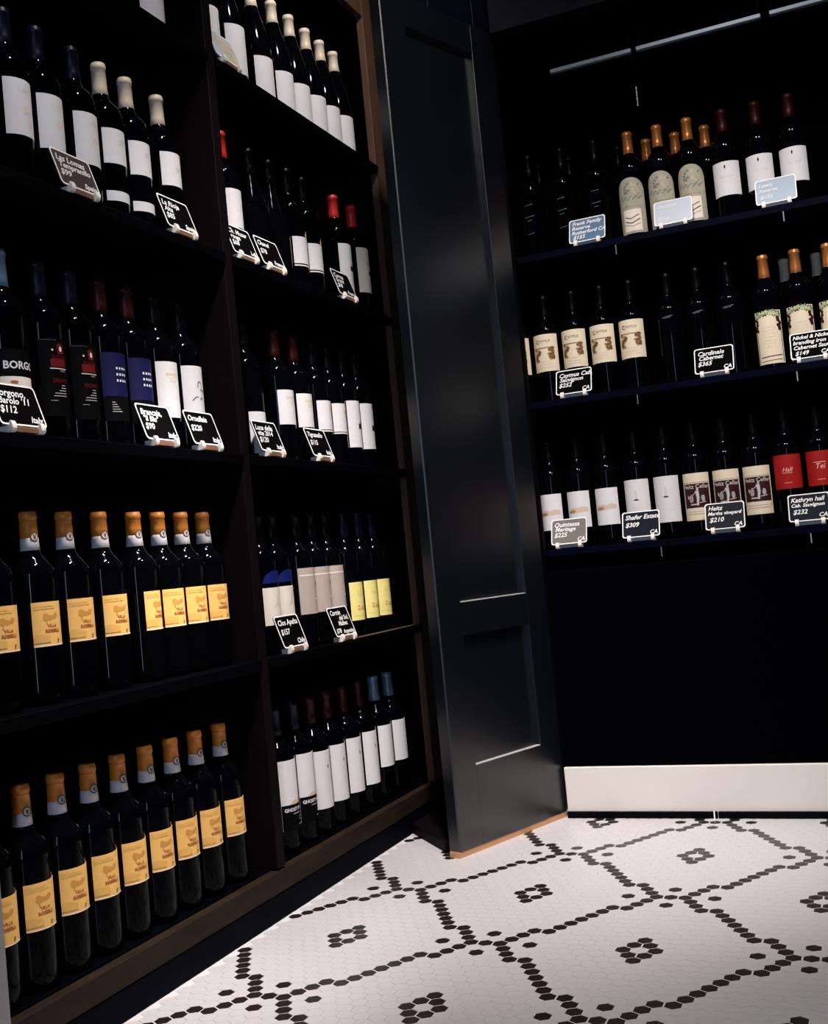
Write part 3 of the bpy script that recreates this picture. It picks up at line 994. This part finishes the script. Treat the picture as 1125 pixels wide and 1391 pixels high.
XC = 0.0015
CARDS_L = [
    (-1.212, 1, L3('Las Lomas', '$99', 'Spain', 'Tempranillo'), 'brown price card reading Spain, second shelf, in front of the navy-foiled bottles', M_CHALKR),
    (-0.928, 1, L3('La Rioja', '$85', 'Spain', 'Alta'), 'black price card at right end of second shelf, left bay', None),
    (-0.706, 1, L3('Ch. Musar', '$68', 'Leb', 'rouge'), 'price card under the red-foiled bottle, second shelf, right bay', None),
    (-0.592, 1, L3('Chanel', '$78', 'France'), 'price card under the dark sloping bottles, second shelf, right bay', None),
    (-0.242, 1, L3('Cornas', '$98', 'France', 'Granit'), 'price card before the red-foiled pair, second shelf, right bay', None),
    (-1.388, 2, L3('Borgono,', '$112', 'Italy', "Barolo '11"), 'black price card reading Borgono in front of the BORGO bottle', None),
    (-1.046, 2, L3('Brancaia,', '$90', 'Italy', '"Il Blu"'), 'black price card under the navy-labelled bottles, third shelf', None),
    (-0.905, 2, L3('Ornellaia', '$220', 'Italy'), 'black price card below the squiggle label, third shelf of left bay', None),
    (-0.668, 2, L3('Luce della', '$120', 'Italy', 'vite 2014'), 'black price card covering the low white label, third shelf of right bay', None),
    (-0.448, 2, L3('Tignanello', '$115', 'Italy'), 'black price card under gold-lettered labels, third shelf of right bay', None),
    (-0.648, 3, L3('Clos Apalta', '$157', 'Chile'), 'black price card reading Chile, fourth shelf of right bay', None),
    (-0.418, 3, [('Carmin', 0.0145, -0.036, 0.048, 'LEFT'), ('del Sol,', 0.0135, 0.034, 0.036, 'RIGHT'), ('Malbec', 0.0135, 0.022, 0.024, 'RIGHT'), ('$78', 0.013, -0.036, 0.008, 'LEFT'), ('Argentina', 0.0115, 0.038, 0.006, 'RIGHT')],
     'black price card reading Malbec, fourth shelf of right bay', None),
]
card((XC, -0.706, SHZ[0]), 0, [('Domaine', 0.017, -0.030, 0.040, 'LEFT'), ('Volnay', 0.017, -0.020, 0.022, 'LEFT'), ('$88', 0.014, 0.010, 0.008, 'LEFT')],
     'pale price card with gold writing on the top shelf', M_CHALKW, I_GOLD)
for y, si, lines, lab, bd in CARDS_L:
    card((XC, y, SHZ[si]), 0, lines, lab, bd)

# ------------------------------------------------------------------ leaf door in the corner
F0 = Vector((0.20129, -0.37419))
F1 = Vector((0.33968, 0.01439))
LT = (F1 - F0).length
td = (F1 - F0) / LT
nd = Vector((td.y, -td.x))
ang = math.atan2(td.y, td.x)
# local frame: x along the leaf, -y out of the front face
leaf = empty('panel_door', (F0.x, F0.y, 0), ang, 'tall blue-black two-panel door leaf standing open in the corner', 'door')
TH = 0.032


def lb(name, x0, x1, z0, z1, d0, d1, m, bevel=0.0):
    return box(name, (x0, d0, z0), (x1, d1, z1), m, leaf, bevel=bevel)


W = 0.4125
pts = [(0.0095, 0.0030), (0.0125, 0.0), (0.089, 0.0), (0.089, TH), (0.0095, TH)]
mesh_obj('stile', prism('stile', pts, 0.013, 1.974, 0.0006), leaf, M_DOOR)
lb('stile', 0.3345, W, 0.013, 1.974, 0.0, TH, M_DOOR, 0.0006)
for z0, z1 in ((0.013, 0.189), (0.482, 0.557), (1.900, 1.974)):
    lb('rail', 0.089, 0.3345, z0, z1, 0.0, TH, M_DOOR)
for z0, z1 in ((0.189, 0.482), (0.557, 1.900)):
    lb('panel', 0.089, 0.3345, z0, z1, 0.012, TH - 0.006, M_DOOR)
for z0 in (0.189, 0.557):
    lb('bead', 0.090, 0.3335, z0, z0 + 0.0018, 0.0006, 0.0118, mat('lit_bead_edge', (0.42, 0.40, 0.38), 0.4))['label'] = 'ledge moulding coloured pale as catching light'  # highlight along the panel ledges, painted as a pale colour
lb('bottom_strip', 0.006, W - 0.004, 0.0, 0.0128, 0.001, TH - 0.002, M_RAW)['label'] = 'raw orange wooden bottom strip'

cp_ = mesh_obj('corner_block', prism('corner_block', [(0.002, -0.163), (0.150, -0.322), (0.166, -0.318), (0.290, 0.02), (0.10, 0.04), (0.002, 0.04)], 0.0, 0.026, 0.002), None, M_DIV)
cp_['label'] = 'low dark plinth block on the floor between the bookcase and the door'
cp_['category'] = 'plinth'

# bulkhead over the door and the corner display
sa = F0 + td * 0.185 - nd * 0.004
sb_ = F0 + td * 0.352 - nd * 0.004
sc_ = F0 + td * (LT - 0.001) - nd * 0.004
sb2 = F0 + td * 0.3545 - nd * 0.004
off = -nd * 0.03
bh = mesh_obj('trim_1', prism('trim_1', [tuple(sa), tuple(sb_), tuple(sb_ + off), tuple(sa + off)], 1.976, 2.45, 0.001), None, M_TRIM, 'structure')
bh2 = mesh_obj('trim_2', prism('trim_2', [tuple(sb2), tuple(sc_), (sc_.x + 0.002, 0.03), (sc_.x - 0.04, 0.03), tuple(sb2 + off)], 1.976, 2.45, 0.001), None, M_TRIM, 'structure')
box('trim_3', (0.345, 0.0, 1.965), (3.0, 0.04, 2.45), M_TRIM, None, 'structure')

# ------------------------------------------------------------------ corner display cabinet
dc = empty('display_cabinet', (0, 0, 0), 0, 'black recessed display cabinet with three bottle shelves and cream plinth', 'cabinet')
XR = 2.6
box('back_panel', (0.205, 0.42, 0.02), (XR, 0.435, 2.0), M_INNER, dc, bevel=0)
box('side_panel', (0.190, 0.045, 0.02), (0.205, 0.435, 2.0), M_INNER, dc, bevel=0)
box('front_stile', (0.330, 0.0205, 0.125), (0.3455, 0.040, 1.964), M_BLACK, dc)
box('top_panel', (0.205, 0.041, 1.965), (XR, 0.42, 1.98), M_INNER, dc, bevel=0)
RZ = [1.430, 1.043, 0.655]
for z in RZ:
    box('shelf_board', (0.206, 0.150, z - 0.018), (XR, 0.4195, z), M_SHELFN, dc)
box('front_panel', (0.346, 0.012, 0.1225), (XR, 0.030, 0.600), M_INNER, dc)
box('base_top', (0.206, 0.0305, 0.590), (XR, 0.4195, 0.600), M_INNER, dc)
box('plinth', (0.3455, 0.004, 0.0), (XR, 0.020, 0.1215), M_CREAM, dc)['label'] = 'cream painted plinth board'
for x, z in ((0.575, 1.412), (0.984, 1.412), (0.590, 1.025), (0.975, 1.025), (0.610, 0.637), (0.966, 0.637), (0.668, 1.80)):
    h = 0.024 if z < 1.7 else 0.05
    box('shelf_pin', (x - 0.0016, 0.150, z - h), (x + 0.0016, 0.153, z), M_CHROME, dc, bevel=0.0004)['label'] = 'small chrome shelf bracket'
box('baseboard_right', (0.3455, -0.0045, 0.0), (0.7055, 0.0035, 0.0155), M_SKIRT, None, 'structure', 0.001)
box('baseboard_right', (0.7075, -0.0045, 0.0), (XR, 0.0035, 0.0155), M_SKIRT, None, 'structure', 0.001)
sl = mesh_obj('caulk_seam', prism('caulk_seam', [(0.697, -0.0052), (0.700, -0.0052), (0.700, 0.0), (0.697, 0.0)], 0.0, 0.0165), None, M_INK)
sl.parent = dc
for x0, x1 in ((0.465, 0.674), (0.686, 0.985), (1.005, 1.6)):
    e = box('light_strip', (x0, 0.098, 1.868), (x1, 0.112, 1.878), M_ALU, None, bevel=0.001)
    e['category'] = 'light strip'
    e['group'] = 'metal strips under the display top'
    e['label'] = {0.465: 'dull left metal strip high in the corner display', 0.686: 'long bright metal strip above the arched-label bottles'}.get(x0, 'metal strip at the upper right edge above the display')
    for xx in (x0 + 0.004, x1 - 0.007):
        hg = box('hanger', (xx, 0.103, 1.8785), (xx + 0.003, 0.107, 1.9645), M_BLACK, None, bevel=0)
        hg.parent = e

YB = 0.25


def pr(z, y=YB):
    return lambda s, dx: (s, y + dx, z)


RZR = -PI / 2
G2 = 'wine bottles on the display '
row([('lines', 0.340), ('lines', 0.430), ('lines', 0.522), ('etched', 0.613), ('etched', 0.690), ('etched', 0.767), ('diamond', 0.855), ('diamond', 0.936), ('diamond', 1.016)],
    pr(RZ[0]), RZR, 'upper shelf of display', G2 + 'upper shelf')
row([('grapes', 0.265), ('grapes', 0.343), ('grapes', 0.421), ('grapes', 0.498), ('grapes', 0.576), ('blue_tall', 0.674), ('blue_tall', 0.750), ('blue_tall', 0.826), ('branding', 0.916), ('branding', 0.992), ('branding', 1.068)],
    pr(RZ[1]), RZR, 'middle shelf of display', G2 + 'middle shelf')
row([('hills', 0.315), ('hills', 0.391), ('hills', 0.467), ('cone', 0.547), ('cone', 0.6235), ('cellar', 0.699), ('cellar', 0.7735), ('cellar', 0.848), ('red_label', 0.923), ('red_label_wide', 1.000)],
    pr(RZ[2]), RZR, 'lower shelf of display', G2 + 'lower shelf')
for t, x, z, w in (('back_dark', 0.344, 0, 'first unlabelled bottle'), ('back_dark', 0.431, 0, 'second unlabelled bottle'), ('back_dark', 0.567, 0, 'third unlabelled bottle'),
                   ('back_copper', 0.645, 0, 'first arched label'), ('back_copper', 0.722, 0, 'second arched label'), ('back_copper', 0.799, 0, 'third arched label'),
                   ('back_ivory', 0.960, 1, 'first vine leaf label'), ('back_ivory', 1.038, 1, 'second vine leaf label')):
    bottle(t, (x, 0.335, RZ[z]), RZR, '%s half hidden behind the %s on the display' % (T[t][4], w), G2 + 'back row')


def RC(x, z, lines, lab, bd=None, ink=None):
    card((x, 0.167, z), RZR, lines, lab, bd, ink, mat('smoked_plastic', (0.05, 0.06, 0.075), 0.3))


RC(0.500, RZ[0], [('Frank Family', 0.0135, -0.036, 0.049, 'LEFT'), ('Reserve', 0.0135, -0.037, 0.036, 'LEFT'), ('Rutherford CA', 0.0130, -0.037, 0.023, 'LEFT'), ('$155', 0.014, -0.034, 0.0095, 'LEFT')],
   'blue-lit price card below the unlabelled bottles, upper display shelf', M_CHALKB)
RC(0.722, RZ[0], [('Darioush', 0.012, -0.036, 0.047, 'LEFT'), ('$110', 0.012, -0.034, 0.012, 'LEFT')], 'pale glaring price card below the arched labels', M_CHALKW, I_PALE)
RC(0.971, RZ[0], [('Lewis', 0.013, -0.036, 0.046, 'LEFT'), ('Reserve', 0.012, -0.036, 0.032, 'LEFT'), ('$135', 0.013, -0.034, 0.014, 'LEFT')], 'pale blue glare-washed price card below the black diamond labels', mat('blue_glare_chalkboard', (0.30, 0.36, 0.44), 0.35), I_PALE)  # board colour holds the glare as pale blue
RC(0.424, RZ[1], L3('Caymus Cab.', '$252', 'CA', 'Sauvignon'), 'black price card below the grape labels, middle display shelf', M_CHALK)
RC(0.783, RZ[1], L3('Cardinale', '$365', 'CA', 'Cabernet'), 'black price card before the blue-sheen bottles, middle display shelf', M_CHALK)
RC(1.012, RZ[1], [('Nickel & Nickel', 0.0120, -0.037, 0.050, 'LEFT'), ('branding iron', 0.0125, -0.037, 0.037, 'LEFT'), ('Cabernet Sauv', 0.0125, -0.037, 0.024, 'LEFT'), ('$149', 0.0135, -0.034, 0.0095, 'LEFT'), ('CA', 0.013, 0.036, 0.008, 'RIGHT')],
   'black four-line price card below the vine leaf labels', M_CHALK)
RC(0.371, RZ[2], L3('Quintessa', '$225', 'CA', 'Meritage'), 'glare-washed grey-brown price card below the hill landscape labels', M_CHALKG)
RC(0.560, RZ[2], L3('Shafer Estate', '$309', 'CA'), 'navy price card below the tower mark labels', M_CHALKN)
RC(0.769, RZ[2], [('Heitz', 0.0140, -0.036, 0.048, 'LEFT'), ('Martha vineyard', 0.0110, -0.037, 0.036, 'LEFT'), ('$210', 0.015, -0.034, 0.019, 'LEFT'), ('CA', 0.013, 0.036, 0.006, 'RIGHT')],
   'dark grey price card below the maroon winemaker labels', mat('slate_chalkboard', (0.010, 0.012, 0.016), 0.6, spec=0.1))
RC(0.967, RZ[2], [('Kathryn hall', 0.0140, -0.037, 0.047, 'LEFT'), ('Cab. Sauvignon', 0.0112, -0.037, 0.035, 'LEFT'), ('$232', 0.0145, -0.034, 0.018, 'LEFT'), ('CA', 0.013, 0.036, 0.008, 'RIGHT')],
   'navy price card below the bright red labels', M_CHALKN)
